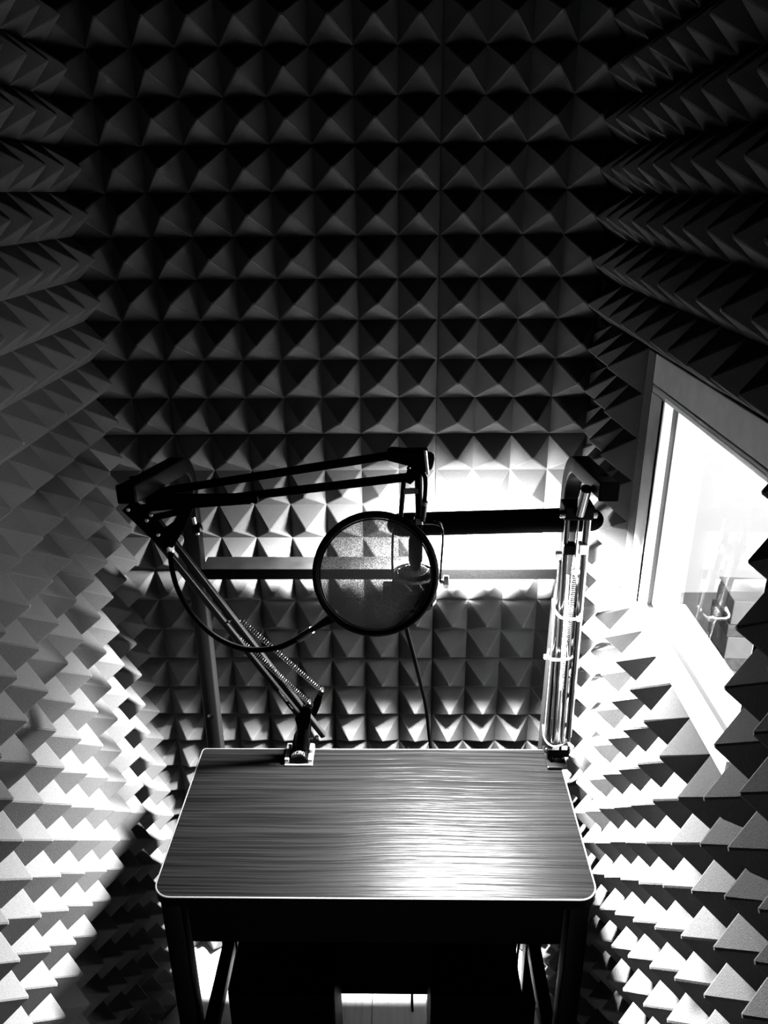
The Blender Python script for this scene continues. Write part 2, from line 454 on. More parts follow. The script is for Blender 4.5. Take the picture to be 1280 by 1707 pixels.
# boxes stacked on the floor of that room
def box_thing(cx, cy, z0, z1, w, d, rot, m, label):
    o = empty('cardboard_box', (cx, cy, z0), label, 'box', 'boxes stacked beyond the window')
    mt = Matrix.Translation((cx, cy, 0)) @ Matrix.Rotation(R(rot), 4, 'Z')
    bm = box(B(), (-w/2, -d/2, z0+0.0005), (w/2, d/2, z1), 0.003); bm.transform(mt)
    link('carton', bm, m, o)
    bm = box(B(), (-w/2-0.0006, -0.02, z1-min(0.06, 0.6*(z1-z0))), (w/2+0.0006, 0.02, z1+0.0006)); bm.transform(mt)
    link('tape', bm, M_TAPE, o)
BC = (1.323, 2.60)                       # nearest upright edge of the stack at (1.215, 2.51)
lv = [0.0, 0.089, 0.143, 0.237, 0.288, 0.386]
bl = ['pale carton at the very bottom of the stack beyond the glass', 'thin dark printed carton second from the floor in the stack',
      'pale creased carton in the middle of the stack beyond the glass', 'thin dark printed carton directly under the topmost box',
      'large pale carton topmost of the stack seen through the window']
for i in range(5):
    dk = i in (1, 3)
    box_thing(BC[0]+random.uniform(-.006, .006), BC[1]+random.uniform(-.006, .006), lv[i]+0.0004*i, lv[i+1]+0.0004*i-0.0012, 0.2, 0.2, -5+random.uniform(-2, 2), M_BOXDARK if dk else M_BOX, bl[i])

# ------------------------------------------------------------------ desk with its overhead frame
DZ = H-1.0200                          # top surface
DXL, DXR, DYF, DYR = -0.3875, 0.3095, 0.897, 1.247
desk = empty('desk', ((DXL+DXR)/2, (DYF+DYR)/2, 0), 'dark wood-grain desk with light edging and black overhead frame', 'desk')
def slab(bm, x0, x1, y0, y1, z0, z1, r, inset=0.0):
    pts = []
    for cx, cy, a0, rr in ((x1, y1, 0, 0.006), (x0, y1, 90, 0.006), (x0, y0, 180, r), (x1, y0, 270, r)):
        sx = 1 if cx == x1 else -1; sy = 1 if cy == y1 else -1
        for k in range(9):
            a = R(a0+90*k/8)
            pts.append((cx - sx*rr + rr*math.cos(a), cy - sy*rr + rr*math.sin(a)))
    return pts
def extr(bm, pts, zs):
    cx = sum(p[0] for p in pts)/len(pts); cy = sum(p[1] for p in pts)/len(pts)
    rings = []
    for z, g in zs:
        ring = []
        n = len(pts)
        for i, p in enumerate(pts):
            a = Vector(pts[i-1]); b = Vector(pts[(i+1) % n]); t = (b-a).normalized(); nn = Vector((t.y, -t.x))
            ring.append(bm.verts.new((p[0]+nn.x*g, p[1]+nn.y*g, z)))
        rings.append(ring)
    for r0, r1 in zip(rings, rings[1:]):
        for j in range(len(pts)): bm.faces.new((r0[j], r0[(j+1) % len(pts)], r1[(j+1) % len(pts)], r1[j]))
    bm.faces.new(rings[0]); bm.faces.new(list(reversed(rings[-1])))
    return bm
pts = slab(None, DXL, DXR, DYF, DYR, 0, 0, 0.028)
top = link('desk_top', extr(B(), pts, [(DZ-0.018, 0), (DZ, 0)]), M_DESK, desk)
bm = B()       # edging: a slim rounded band round the slab
n = len(pts); prof = [(0.0, 0.0004), (0.0012, 0.0006), (0.0022, 0.0), (0.0026, -0.0008), (0.0022, -0.0016), (0.0, -0.0016)]
rings = []
for i, p in enumerate(pts):
    a = Vector(pts[i-1]); b = Vector(pts[(i+1) % n]); t = (b-a).normalized(); nn = Vector((t.y, -t.x))
    rings.append([bm.verts.new((p[0]+nn.x*g, p[1]+nn.y*g, DZ+h)) for g, h in prof])
for i in range(n):
    for j in range(len(prof)):
        bm.faces.new((rings[i][j], rings[i][(j+1) % len(prof)], rings[(i+1) % n][(j+1) % len(prof)], rings[(i+1) % n][j]))
eb = link('edge_band', bm, M_EDGE, top)
link('edge_shade_band', extr(B(), pts, [(DZ-0.0184, -0.001), (DZ-0.0184, 0.0020), (DZ-0.0018, 0.0020), (DZ-0.0018, -0.001)]), M_DARKPLASTIC, top)  # black band: shade under the edging put into the slab's side colour
# under the top: drawer box, legs, side rails
bm = box(B(), (DXL+0.045, DYF+0.02, DZ-0.125), (DXR-0.045, DYR-0.07, DZ-0.019), 0.003)
link('drawer_box', bm, M_DARKPLASTIC, desk)
link('modesty_panel', box(B(), (-0.300, DYR-0.062, 0.135), (0.250, DYR-0.050, DZ-0.019), 0.002), M_DARKPLASTIC, desk)
LW = 0.034
LX = (DXL+0.022, DXR-0.022); LYS = (DYF+0.03, DYR-0.036)
for lx in LX:
    for ly in LYS:
        bm = B(); bar(bm, (lx, ly, 0.012), (lx, ly, DZ-0.019), LW, LW, (1, 0, 0), 0.004)
        lg = link('leg', bm, M_BLACK, desk, True)
        link('foot', lathe(B(), (lx, ly, 0.0), (0, 0, 1), [(0, 0.016), (0.008, 0.017), (0.012, 0.012)]), M_RUBBER, lg, True)
    bm = B(); bar(bm, (lx, LYS[0]+LW/2, 0.27), (lx, LYS[1]-LW/2, 0.27), 0.026, 0.034, (1, 0, 0), 0.003)
    link('side_rail', bm, M_BLACK, desk, True)
# uprights that bend forward over the desk
UY = 1.266; UW = 0.028
ZT = H-0.414
def upright(xa, xb, xe, ye, cap_m):
    r = 0.066
    path = [Vector((xa, UY, 0.30))]
    nb = 12
    for k in range(nb+1):
        a = R(90*k/nb)
        path.append(Vector((xb, UY - r + r*math.cos(a), ZT - r + r*math.sin(a))))
    path.append(Vector((xe, ye, ZT)))
    o = link('upright', sweep(B(), path, rrect(UW, UW, 0.003), (1, 0, 0)), M_TUBE, desk, True)
    e = Vector((xe, ye, ZT))
    link('end_cap', box(B(), e+Vector((-UW/2-.0005, -0.004, -UW/2-.0005)), e+Vector((UW/2+.0005, 0.004, UW/2+.0005)), 0.0015), M_RUBBER, o)
    link('screw_head', lathe(B(), (xe, ye+0.035, ZT+UW/2-0.001), (0, 0, 1), [(0, 0.006), (0.0018, 0.006), (0.0025, 0.004)]), M_BLACK, o, True)
    for z in (0.36, DZ-0.10):
        link('bracket', box(B(), (xa-0.010, DYR-0.020, z-0.02), (xa+0.010, UY-UW/2+0.001, z+0.02), 0.001), M_BLACK, o)
    for z in (DZ+0.075,):
        link('bolt', lathe(B(), (xa+(xb-xa)*0.2, UY-UW/2+0.001, z), (0, -1, 0), [(0, 0.006), (0.002, 0.006), (0.003, 0.004)]), M_CHROME, o, True)
    return o
upright(-0.368, -0.366, -0.405, 1.080, M_RUBBER)
upright(0.290, 0.298, 0.312, 1.085, M_RUBBER)
SZ = H-0.6245
bm = box(B(), (-0.354, UY-0.013, SZ-0.020), (0.284, UY+0.038, SZ), 0.0015)
M_SHELF = speckle(mat('shelf_laminate', rough=0.5, spec=0.1), 0.010, 0.018, 30.0)
sh = link('shelf_rail', bm, M_SHELF, desk)
link('rail_face', box(B(), (-0.354, UY-0.0155, SZ-0.0205), (0.284, UY-0.0132, SZ-0.0005), 0.0006), M_DARKPLASTIC, sh)

# ------------------------------------------------------------------ swing-arm lamp at the right
lamp = empty('swing_arm_lamp', (0.300, 1.224, DZ), 'black bar-shaped lamp on a folded sprung arm at desk corner', 'lamp')
LA, LB = at(645, 876, 1.236), at(1006, 866, 1.206)
ax = (LB-LA).normalized()
TILT = R(3)
dn = Vector((0, math.sin(TILT), -math.cos(TILT))); dn = (dn-ax*ax.dot(dn)).normalized()
sd = ax.cross(dn).normalized()
RL = 0.0215
def head_prof():
    out = []
    for k in range(19):
        a = R(-38 + 256*k/18)
        out.append((RL*math.cos(a), RL*math.sin(a)))
    return out
ends = 7
L = (LB-LA).length; path = []; rad = []
for k in range(ends+1):
    a = R(90*k/ends); path.append(LA + ax*(0.026*(1-math.cos(a)))); rad.append(max(0.05, math.sin(a)))
for k in range(ends+1):
    a = R(90*k/ends); path.append(LB - ax*(0.026*(1-math.cos(R(90)-a)))); rad.append(max(0.05, math.cos(a)))
bm = B(); rings = []
for p, s in zip(path, rad):
    rings.append([bm.verts.new(p + sd*u*s - dn*v*s) for u, v in head_prof()])
nn_ = len(rings[0])
for r0, r1 in zip(rings, rings[1:]):
    for j in range(nn_): bm.faces.new((r0[j], r0[(j+1) % nn_], r1[(j+1) % nn_], r1[j]))
bm.faces.new(rings[0]); bm.faces.new(list(reversed(rings[-1])))
hd = link('lamp_head', bm, M_DARKPLASTIC, lamp, True)
# diffuser: a shallow milky lens under the housing
bm = B(); rings = []
a0, b0 = LA+ax*0.030, LB-ax*0.125
for p in (a0, b0):
    ring = []
    for k in range(9):
        t = -1 + 2*k/8
        ring.append(bm.verts.new(p + sd*(t*0.0160) + dn*(0.0134 + 0.0050*(1-t*t))))
    rings.append(ring)
for j in range(8): bm.faces.new((rings[0][j], rings[0][j+1], rings[1][j+1], rings[1][j]))
bm.faces.new([rings[0][0], rings[0][8], rings[1][8], rings[1][0]])
bm.faces.new(rings[0]); bm.faces.new(list(reversed(rings[1])))
link('diffuser', bm, M_LED, hd, True)
ld = bpy.data.lights.new('lamp_leds', 'AREA'); ld.shape = 'RECTANGLE'; ld.size = (b0-a0).length; ld.size_y = 0.026; ld.energy = LAMP_WATTS; ld.spread = R(160)
lo_ = bpy.data.objects.new('lamp_leds', ld); COL.objects.link(lo_)
lm = Matrix((ax, -dn.cross(ax), -dn)).transposed().to_4x4(); lm.translation = (a0+b0)/2 + dn*0.0195
lo_.parent = lamp; lo_.matrix_basis = lm
lo_.matrix_parent_inverse = Matrix.Translation(-Vector(lamp.location))

# the folded arm: chrome and black rods standing nearly upright, springs between them
def rod(name, a, b, r, m, parent=None, n=12):
    return link(name, tube(B(), a, b, r, n), m, parent or lamp, True)
rb = lambda px, y=1.245: at(px, 1243, y)
rod('rod', at(913, 1232, 1.214), at(935, 935, 1.184), 0.0040, M_BLACKGLOSS)
rod('rod', at(922, 1236, 1.204), at(947, 845, 1.143), 0.0045, M_BLACKGLOSS)
rod('rod', at(936, 1236, 1.199), at(957, 960, 1.152), 0.0040, M_CHROME)
rod('rod', at(946, 1234, 1.204), at(979, 845, 1.143), 0.0048, M_BLACKGLOSS)
rod('rod', at(929, 1236, 1.214), at(945, 960, 1.168), 0.0038, M_STEEL)
rod('rod', at(908, 1228, 1.220), at(932, 945, 1.189), 0.0022, M_STEEL)
rod('rod', at(951, 1228, 1.210), at(985, 850, 1.148), 0.0020, M_STEEL)
for a, b in ((at(946, 1080, 1.172), at(959, 928, 1.144)), (at(938, 1150, 1.191), at(943, 1000, 1.165))):
    link('spring', helix(B(), a, b, 0.0036, 0.0009, 46), M_STEEL, lamp, True)
rod('spring_hook', at(959, 928, 1.144), at(965, 858, 1.136), 0.0016, M_CHROME)
# chrome handle tube with black plug
h0, h1 = at(966, 857, 1.133), at(977, 816, 1.118)
hn = rod('handle', h0, h1, 0.0082, M_CHROME, n=20)
hx = (h1-h0).normalized()
link('handle_plug', lathe(B(), h1-hx*0.001, hx, [(0, 0.0083), (0.004, 0.0083), (0.006, 0.006)]), M_RUBBER, hn, True)
# pivot block, strap and collar
pv = at(964, 851, 1.143)
link('pivot_bracket', box(B(), pv+Vector((-0.024, -0.010, -0.014)), pv+Vector((0.024, 0.028, 0.010)), 0.003), M_BLACK, lamp)
for s in (-1, 1):
    link('pivot_bolt', lathe(B(), pv+Vector((s*0.022, -0.004, -0.004)), (s, 0, 0), [(0, 0.007), (0.006, 0.007), (0.008, 0.005)]), M_CHROME, lamp, True)
cl = at(959, 914, 1.149)
link('collar', box(B(), cl+Vector((-0.020, -0.006, -0.010)), cl+Vector((0.0, 0.012, 0.008)), 0.002), M_BLACK, lamp)
link('collar', box(B(), cl+Vector((0.004, -0.007, -0.009)), cl+Vector((0.019, 0.012, 0.009)), 0.002), M_STEEL, lamp)
kn = at(928, 924, 1.184)
link('knob', lathe(B(), kn+Vector((0.012, 0, 0)), (-1, 0, 0), [(0, 0.005), (0.006, 0.005), (0.007, 0.0095), (0.017, 0.0095), (0.019, 0.007)]), M_STEEL, lamp, True)
# foot: base bracket and table clamp on the desk's rear corner
bf = at(930, 1243, 1.214); bf.z = DZ+0.026
link('base_bracket', box(B(), bf+Vector((-0.021, -0.010, -0.008)), bf+Vector((0.021, 0.014, 0.010)), 0.002), M_BLACK, lamp)
for s in (-1, 1):
    link('base_bolt', lathe(B(), bf+Vector((s*0.020, 0.002, 0.0)), (s, 0, 0), [(0, 0.0065), (0.004, 0.0065), (0.0055, 0.004)]), M_CHROME, lamp, True)
for dx in (-0.006, 0.010):
    bm = B(); o_ = bf+Vector((dx, -0.010, 0.010)); s_ = 0.006
    box(bm, o_+Vector((-s_, -0.001, 0)), o_+Vector((s_, 0.001, 0.010)), 0.0006)
    link('clip', bm, M_STEEL, lamp)
link('base_post', lathe(B(), (bf.x, bf.y, DZ+0.004), (0, 0, 1), [(0, 0.012), (0.012, 0.012), (0.014, 0.008), (0.020, 0.008)]), M_BLACKGLOSS, lamp, True)
bm = B(); box(bm, (bf.x-0.022, 1.190, DZ+0.0008), (bf.x+0.016, 1.256, DZ+0.007), 0.002)
link('clamp_plate', bm, M_BLACKGLOSS, lamp)
link('clamp_jaw', box(B(), (bf.x-0.022, 1.2515, DZ-0.055), (bf.x-0.004, 1.256, DZ+0.006), 0.001), M_BLACKGLOSS, lamp)
wl = smooth_path([at(905, 1208, 1.222), at(906, 1226, 1.216), at(912, 1238, 1.206), at(922, 1244, 1.196), at(935, 1242, 1.194), at(944, 1234, 1.200), at(947, 1220, 1.206)])
link('lamp_cord', sweep(B(), wl, circ(0.0016, 8)), M_STEEL, lamp, True)

# white cable ties round the arm
def tie(name, pts, tail, label):
    o = link(name, sweep(B(), smooth_path(pts, 8), rrect(0.0022, 0.0048, 0.0006, 1)), M_WHITEPLASTIC, None, True)
    tag(o, label, 'cable tie', 'cable ties on the lamp arm')
    t = Vector(tail)
    link('tie_head', box(B(), t-Vector((0.0045, 0.003, 0.004)), t+Vector((0.0045, 0.003, 0.004)), 0.001), M_WHITEPLASTIC, o)
tie('cable_tie', [at(921, 1000, 1.202), at(923, 1014, 1.178), at(931, 1026, 1.154), at(939, 1031, 1.147), at(952, 1032, 1.145), at(964, 1032, 1.147), at(967, 1026, 1.159), at(962, 1012, 1.188)],
    at(966, 1032, 1.144), 'thick white cable tie round the upper part of the lamp arm')
tie('cable_tie', [at(915, 1083, 1.204), at(913, 1092, 1.189), at(917, 1098, 1.172), at(928, 1100, 1.163), at(944, 1099, 1.165), at(955, 1094, 1.178), at(956, 1086, 1.194)],
    at(911, 1095, 1.186), 'thin white cable tie halfway down the lamp arm')

# ------------------------------------------------------------------ microphone boom arm
boom = empty('microphone_boom', (-0.193, 1.224, DZ), 'black sprung microphone arm clamped to the rear desk edge', 'microphone arm')
bx = -0.193; by = 1.224
# clamp: two bright side plates, a dark hood with lettering
for s in (-1, 1):
    bm = box(B(), (bx+s*0.0225-0.0045, by-0.022, DZ+0.0008), (bx+s*0.0225+0.0045, by+0.026, DZ+0.013), 0.001)
    link('clamp_plate', bm, M_GREY, boom)
link('clamp_pad', box(B(), (bx-0.027, by-0.026, DZ+0.0004), (bx+0.027, by+0.026, DZ+0.003), 0.0008), M_STEEL, boom)
link('clamp_jaw', box(B(), (bx-0.018, by+0.0245, DZ-0.06), (bx+0.018, by+0.030, DZ+0.010), 0.001), M_BLACK, boom)
bm = B()
rings = []
for k in range(9):                      # hood: a vault sloping down towards the front
    t = k/8; y = by-0.022+0.044*t; hh = 0.016+0.030*t**0.7; w = 0.0175-0.002*t
    rings.append([bm.verts.new((bx+w*math.cos(a_), y, DZ+0.003+hh*max(0.0, math.sin(a_))**0.7)) for a_ in [math.pi*i/14 for i in range(15)]])
for r0, r1 in zip(rings, rings[1:]):
    for j in range(14): bm.faces.new((r0[j], r0[j+1], r1[j+1], r1[j]))
    bm.faces.new((r0[14], r0[0], r1[0], r1[14]))
bm.faces.new(rings[0]); bm.faces.new(list(reversed(rings[-1])))
hood = link('clamp_hood', bm, M_HOOD, boom, True)
def on_hood(o):                         # lay the print on the vault
    for v in o.data.vertices:
        t = min(1.0, max(0.0, (v.co.y-by+0.022)/0.044)); w = 0.0175-0.002*t
        q = max(0.0, 1-((v.co.x-bx)/w)**2)**0.5
        v.co.z = DZ+0.003+(0.016+0.030*t**0.7)*q**0.7+0.0004+(v.co.z-DZ-0.05)
for body, size, y in (('TASCAM', 0.0070, by-0.0170), ('TM-AM1', 0.0036, by-0.0100)):
    on_hood(text('lettering', body, size, (bx, y, DZ+0.05), (-1, 0, 0), (0, -1, 0), M_LETTER, hood, 0.0003))
# pillar and pivot fork
pl0 = Vector((bx+0.006, by, DZ+0.03)); pl1 = at(509, 1196, 1.220)
bm = B(); sweep(bm, [pl0, (pl0+pl1)/2, pl1], circ(0.0135, 20), radii=[1.1, 1.0, 0.95])
link('pillar', bm, M_BLACK, boom, True)
EY = 1.145
for dy in (-0.013, 0.013):
    bm = B(); prism(bm, [at(497, 1205, 1.218), at(493, 1190, 1.218), at(512, 1168, 1.218), at(520, 1174, 1.218), at(518, 1198, 1.218), at(514, 1208, 1.218)], (0, 0.003, 0))
    bmesh.ops.translate(bm, verts=bm.verts[:], vec=(0, dy, 0)); link('pivot_plate', bm, M_BLACK, boom)
bm = B(); prism(bm, [at(519, 1192, 1.226), at(522, 1170, 1.226), at(533, 1150, 1.226), at(539, 1152, 1.226), at(534, 1176, 1.226), at(526, 1194, 1.226)], (0, 0.004, 0))
link('spring_bracket', bm, M_BLACK, boom)
# two lower bars, running up to the elbow at the left
la0, la1 = at(512, 1208, 1.214), at(232, 862, EY)
lb0, lb1 = at(539, 1226, 1.226), at(262, 868, EY+0.012)
low = link('lower_arm', bar(B(), la0, la1, 0.011, 0.011, (0, 1, 0)), M_TUBE, boom, True)
link('lower_arm', bar(B(), lb0, lb1, 0.011, 0.011, (0, 1, 0)), M_TUBE, boom, True)
d1 = (la1-la0).normalized()
tc = la0 + (at(466, 1163, 1.196)-la0).dot(d1)*d1
vv = Vector((0, -1, 0)) - d1*Vector((0, -1, 0)).dot(d1); vv.normalize()
up1 = vv.cross(-d1).normalized()
text('lettering', 'TASCAM', 0.0078, tc+vv*0.0058-up1*0.0005, -d1, up1, M_LETTER, low, 0.0002)
text('lettering', 'TM-AM1', 0.0040, tc-d1*0.030+vv*0.0058-up1*0.0005, -d1, up1, M_LETTER, low, 0.0002)
s0, s1 = at(515, 1172, 1.210), at(385, 1052, 1.180)
link('spring', helix(B(), s0, s1, 0.0044, 0.0008, 44), M_SPRING, boom, True)
link('spring_wire', tube(B(), s1, at(372, 1030, 1.177), 0.0012, 8), M_CHROME, boom, True)
s2, s3 = at(536, 1152, 1.224), at(402, 1034, 1.191)
link('spring', helix(B(), s2, s3, 0.0042, 0.0008, 42), M_SPRING, boom, True)
for p in (s0, s2):
    link('spring_pin', lathe(B(), p+Vector((0, -0.008, 0)), (0, 1, 0), [(0, 0.005), (0.002, 0.006), (0.014, 0.006), (0.016, 0.004)]), M_CHROME, boom, True)
link('spring_pin', tube(B(), at(380, 1037, 1.172), at(393, 1029, 1.199), 0.0022, 8), M_CHROME, boom, True)
link('wing_bolt', lathe(B(), at(528, 1228, 1.216), (0, -1, 0), [(0, 0.004), (0.010, 0.004), (0.011, 0.006), (0.015, 0.006)]), M_CHROME, boom, True)
link('wing_bolt', tube(B(), at(514, 1231, 1.206), at(530, 1228, 1.204), 0.0015, 8), M_CHROME, boom, True)
# elbow: pair of side plates, big knob, small bolts
link('elbow_link', bar(B(), at(212, 843, EY-0.012), at(282, 910, EY-0.012), 0.006, 0.024, (0, 1, 0)), M_BLACK, boom, True)
link('elbow_link', bar(B(), at(218, 838, EY+0.016), at(280, 906, EY+0.016), 0.004, 0.020, (0, 1, 0)), M_BLACK, boom, True)
link('elbow_link', bar(B(), at(240, 866, EY-0.004), at(304, 852, EY-0.004), 0.008, 0.010, (0, 1, 0)), M_BLACK, boom, True)
for p in ((214, 849), (252, 858), (245, 867), (264, 891)):
    link('elbow_bolt', lathe(B(), at(*p, EY-0.015), (0, -1, 0), [(0, 0.0032), (0.002, 0.0032), (0.003, 0.002)]), M_STEEL, boom, True)
# two upper bars to the head at the right
HY = 1.085
ua0, ua1 = at(250, 822, EY+0.008), at(656, 758, HY+0.006)
ub0, ub1 = at(232, 848, EY), at(690, 794, HY)
link('upper_arm', bar(B(), ua0, ua1, 0.011, 0.0115, (0, 1, 0)), M_BLACK, boom, True)
link('upper_arm', bar(B(), ub0, ub1, 0.011, 0.0115, (0, 1, 0)), M_BLACK, boom, True)
u0, u1 = at(250, 838, EY-0.002), at(418, 831, EY-0.034)
bm = B(); sweep(bm, [u0, u1], rrect(0.021, 0.024, 0.004), (0, 1, 0), radii=[1.0, 0.62]); link('arm_sleeve', bm, M_RUBBER, boom, True)
link('sleeve_clip', box(B(), at(424, 829, EY-0.036)-Vector((0.006, 0.006, 0.008)), at(424, 829, EY-0.036)+Vector((0.006, 0.006, 0.006)), 0.002), M_BLACK, boom)
# upper springs along the bars
link('spring', helix(B(), at(300, 832, EY+0.01), at(330, 830, EY), 0.004, 0.001, 14), M_STEEL, boom, True)
# head: hinge plates, cover and swivel barrel
for dy in (-0.010, 0.012):
    bm = B(); prism(bm, [at(645, 752, HY), at(652, 749, HY), at(708, 753, HY), at(710, 778, HY), at(684, 803, HY), at(676, 800, HY), at(682, 773, HY), at(647, 764, HY)], (0, 0.003, 0))
    bmesh.ops.translate(bm, verts=bm.verts[:], vec=(0, dy, 0)); link('head_plate', bm, M_BLACK, boom)
link('head_block', box(B(), at(694, 768, HY)-Vector((0.011, 0.008, 0.016)), at(694, 768, HY)+Vector((0.017, 0.010, 0.018)), 0.003), M_BLACK, boom)
link('head_knob', lathe(B(), at(708, 768, HY+0.004), (1, -0.1, -0.15), [(0, 0.005), (0.003, 0.014), (0.007, 0.0145), (0.012, 0.011), (0.0135, 0.006)]), M_RUBBER, boom, True)
link('head_pin', tube(B(), at(709, 751, HY-0.012), at(713, 790, HY-0.012), 0.0026, 10), M_STEEL, boom, True)
link('head_bolt', lathe(B(), at(681, 780, HY-0.011), (0, -1, 0), [(0, 0.003), (0.002, 0.003), (0.003, 0.002)]), M_CHROME, boom, True)
link('swivel_stem', tube(B(), at(697, 786, HY), at(699, 868, HY-0.004), 0.0055, 14), M_BLACK, boom, True)

# ------------------------------------------------------------------ shock mount and microphone hanging from the arm
MY = 1.075
mount = empty('shock_mount', at(693, 960, MY), 'black shock mount with U-shaped yoke hanging from the boom arm', 'shock mount')
mc = at(690, 962, MY)
RM = 0.0325
yo = [at(657, 985, MY), at(654, 940, MY), at(655, 890, MY), at(660, 876, MY), at(672, 871, MY), at(700, 870, MY), at(724, 871, MY), at(735, 876, MY), at(738, 892, MY), at(736, 925, MY), at(733, 968, MY)]
link('yoke', sweep(B(), smooth_path(yo, 6), rrect(0.012, 0.0035, 0.001, 1), (0, 1, 0)), M_BLACKGLOSS, mount, True)
link('yoke_stud', tube(B(), at(699, 862, MY), at(699, 872, MY), 0.008, 14), M_CHROME, mount, True)
bm = B(); torus(bm, mc+Vector((0, 0, 0.006)), (0, 0, 1), RM, 0.0022, 48, 10); link('basket_ring', bm, M_WHITEPLASTIC, mount, True)
bm = B(); torus(bm, mc+Vector((0, 0, -0.042)), (0, 0, 1), RM, 0.0026, 48, 10); link('basket_ring', bm, M_BLACK, mount, True)
bm = B(); n = 40; rr_ = []
for z in (-0.012, -0.034):
    for g in (RM+0.003, RM-0.0005):
        rr_.append([bm.verts.new((mc.x+g*math.cos(2*math.pi*i/n), mc.y+g*math.sin(2*math.pi*i/n), mc.z+z)) for i in range(n)])
for i in range(n):
    j = (i+1) % n
    for a_, b_ in ((0, 2), (2, 3), (3, 1), (1, 0)): bm.faces.new((rr_[a_][i], rr_[a_][j], rr_[b_][j], rr_[b_][i]))
link('basket_band', bm, M_BLACK, mount, True)
for k in range(8):                      # elastic cords zigzagging from the rings to the collar
    a_ = 2*math.pi*(k+0.25)/8; b_ = a_+math.pi/8
    p = mc+Vector((RM*math.cos(a_), RM*math.sin(a_), 0.005)); q = mc+Vector((0.024*math.cos(b_), 0.024*math.sin(b_), -0.012))
    link('elastic_cord', tube(B(), p, q, 0.0016, 8), M_WHITEPLASTIC, mount, True)
    p2 = mc+Vector((RM*math.cos(a_), RM*math.sin(a_), -0.042))
    link('basket_rib', tube(B(), p, p2, 0.0018, 8), M_BLACK, mount, True)
link('pivot_block', box(B(), at(648, 985, MY)-Vector((0.009, 0.009, 0.013)), at(648, 985, MY)+Vector((0.010, 0.009, 0.013)), 0.002), M_BLACK, mount)
link('pivot_knob', lathe(B(), at(733, 970, MY), (1, 0, 0), [(0, 0.004), (0.005, 0.004), (0.006, 0.010), (0.013, 0.010), (0.014, 0.008)]), M_STEEL, mount, True)

mic = empty('microphone', mc+Vector((0, 0, -0.09)), 'black condenser microphone hanging upside down behind the pop filter', 'microphone')
link('body', lathe(B(), mc+Vector((0, 0, 0.012)), (0, 0, -1), [(0, 0.0205), (0.002, 0.0235), (0.006, 0.024), (0.036, 0.024), (0.038, 0.0225)], 32), M_BLACK, mic, True)
gr = link('grille', lathe(B(), mc+Vector((0, 0, -0.026)), (0, 0, -1), [(0, 0.0225), (0.003, 0.0245), (0.012, 0.0245), (0.018, 0.020), (0.022, 0.011), (0.023, 0.002)], 32), M_STEEL, mic, True)
speckle(gr.data.materials[0], 0.4, 0.5, 500)
gm = mat('dark_wire_mesh', 0.03, 0.5, 0.5); speckle(gm, 0.012, 0.05, 1400, 0.8, 0.001); gr.data.materials[0] = gm
link('body_ring', lathe(B(), mc+Vector((0, 0, 0.0135)), (0, 0, -1), [(0, 0.016), (0.001, 0.0205), (0.0022, 0.0212), (0.003, 0.019)], 32), M_WHITEPLASTIC, mic, True)
link('connector', lathe(B(), mc+Vector((0.002, 0, 0.014)), (0, 0, 1), [(0, 0.0078), (0.012, 0.0088), (0.014, 0.0105), (0.048, 0.0108), (0.052, 0.0095), (0.060, 0.0065), (0.062, 0.004)], 24), M_RUBBER, mic, True)

# microphone cable: up from the plug along the stem and along the boom
ct = mc+Vector((0.002, 0, 0.074))
c1 = link('microphone_cable', sweep(B(), smooth_path([ct, at(704, 870, 1.072), at(708, 830, 1.070), at(709, 800, 1.075), at(704, 786, 1.083)], 10), circ(0.0032, 10)), M_RUBBER, None, True)
tag(c1, 'short black cable rising from the microphone plug beside the stem', 'cable')
link('cable_sleeve', tube(B(), at(704, 868, 1.0705), at(707, 842, 1.0695), 0.0046, 12), M_BLACKGLOSS, c1, True)
link('cable_clip', tube(B(), at(707, 842, 1.0695), at(708, 836, 1.0697), 0.005, 12), M_GREY, c1, True)
c2 = link('thin_rod', sweep(B(), [at(673, 800, 1.080), at(668, 862, 1.078)], circ(0.0036, 10)), M_TUBE, None, True)
tag(c2, 'thin grey rod hanging from the boom end left of the stem', 'rod')
tp = link('tape_band', sweep(B(), [at(673, 819, 1.0745), at(697, 818, 1.0745)], rrect(0.0035, 0.009, 0.001, 1), (0, 1, 0)), M_GREY, None, True)
tag(tp, 'pale strip of tape tying the thin rod to the stem', 'tape')
c3 = link('hanging_cable', sweep(B(), smooth_path([at(676, 1040, 1.10), at(681, 1062, 1.14), at(690, 1095, 1.20), at(701, 1140, 1.26), at(710, 1180, 1.293), at(715, 1225, 1.312), at(719, 1262, 1.318), at(720, 1330, 1.322)], 8), circ(0.0035, 10)), M_RUBBER, None, True)
tag(c3, 'black cable dropping from the microphone down behind the desk', 'cable')

# ------------------------------------------------------------------ pop filter
PY = 0.985
pf = empty('pop_filter', at(626, 957, PY), 'round black pop filter on a long curved gooseneck', 'pop filter')
pc = at(626, 957, PY)
pn = (Vector((0, 0, H)) - pc).normalized(); pn = (pn*0.55 + Vector((0, -1, 0.12))*0.45).normalized()
k_ = (pc-Vector((0, 0, H))).dot(_f)/F
RP = 100*k_
bm = B(); torus(bm, pc, pn, RP, 0.0050, 80, 12, 1.5); link('rim', bm, M_BLACK, pf, True)
bm = B(); torus(bm, pc+pn*0.0055, pn, RP-0.0062, 0.0012, 80, 8); link('rim_bead', bm, M_BLACKGLOSS, pf, True)
bm = B(); x_, y_ = frame_for(pn); n = 64
bm.faces.new([bm.verts.new(pc + (x_*math.cos(2*math.pi*i/n) + y_*math.sin(2*math.pi*i/n))*(RP-0.002)) for i in range(n)])
link('screen', bm, M_SCREEN, pf)
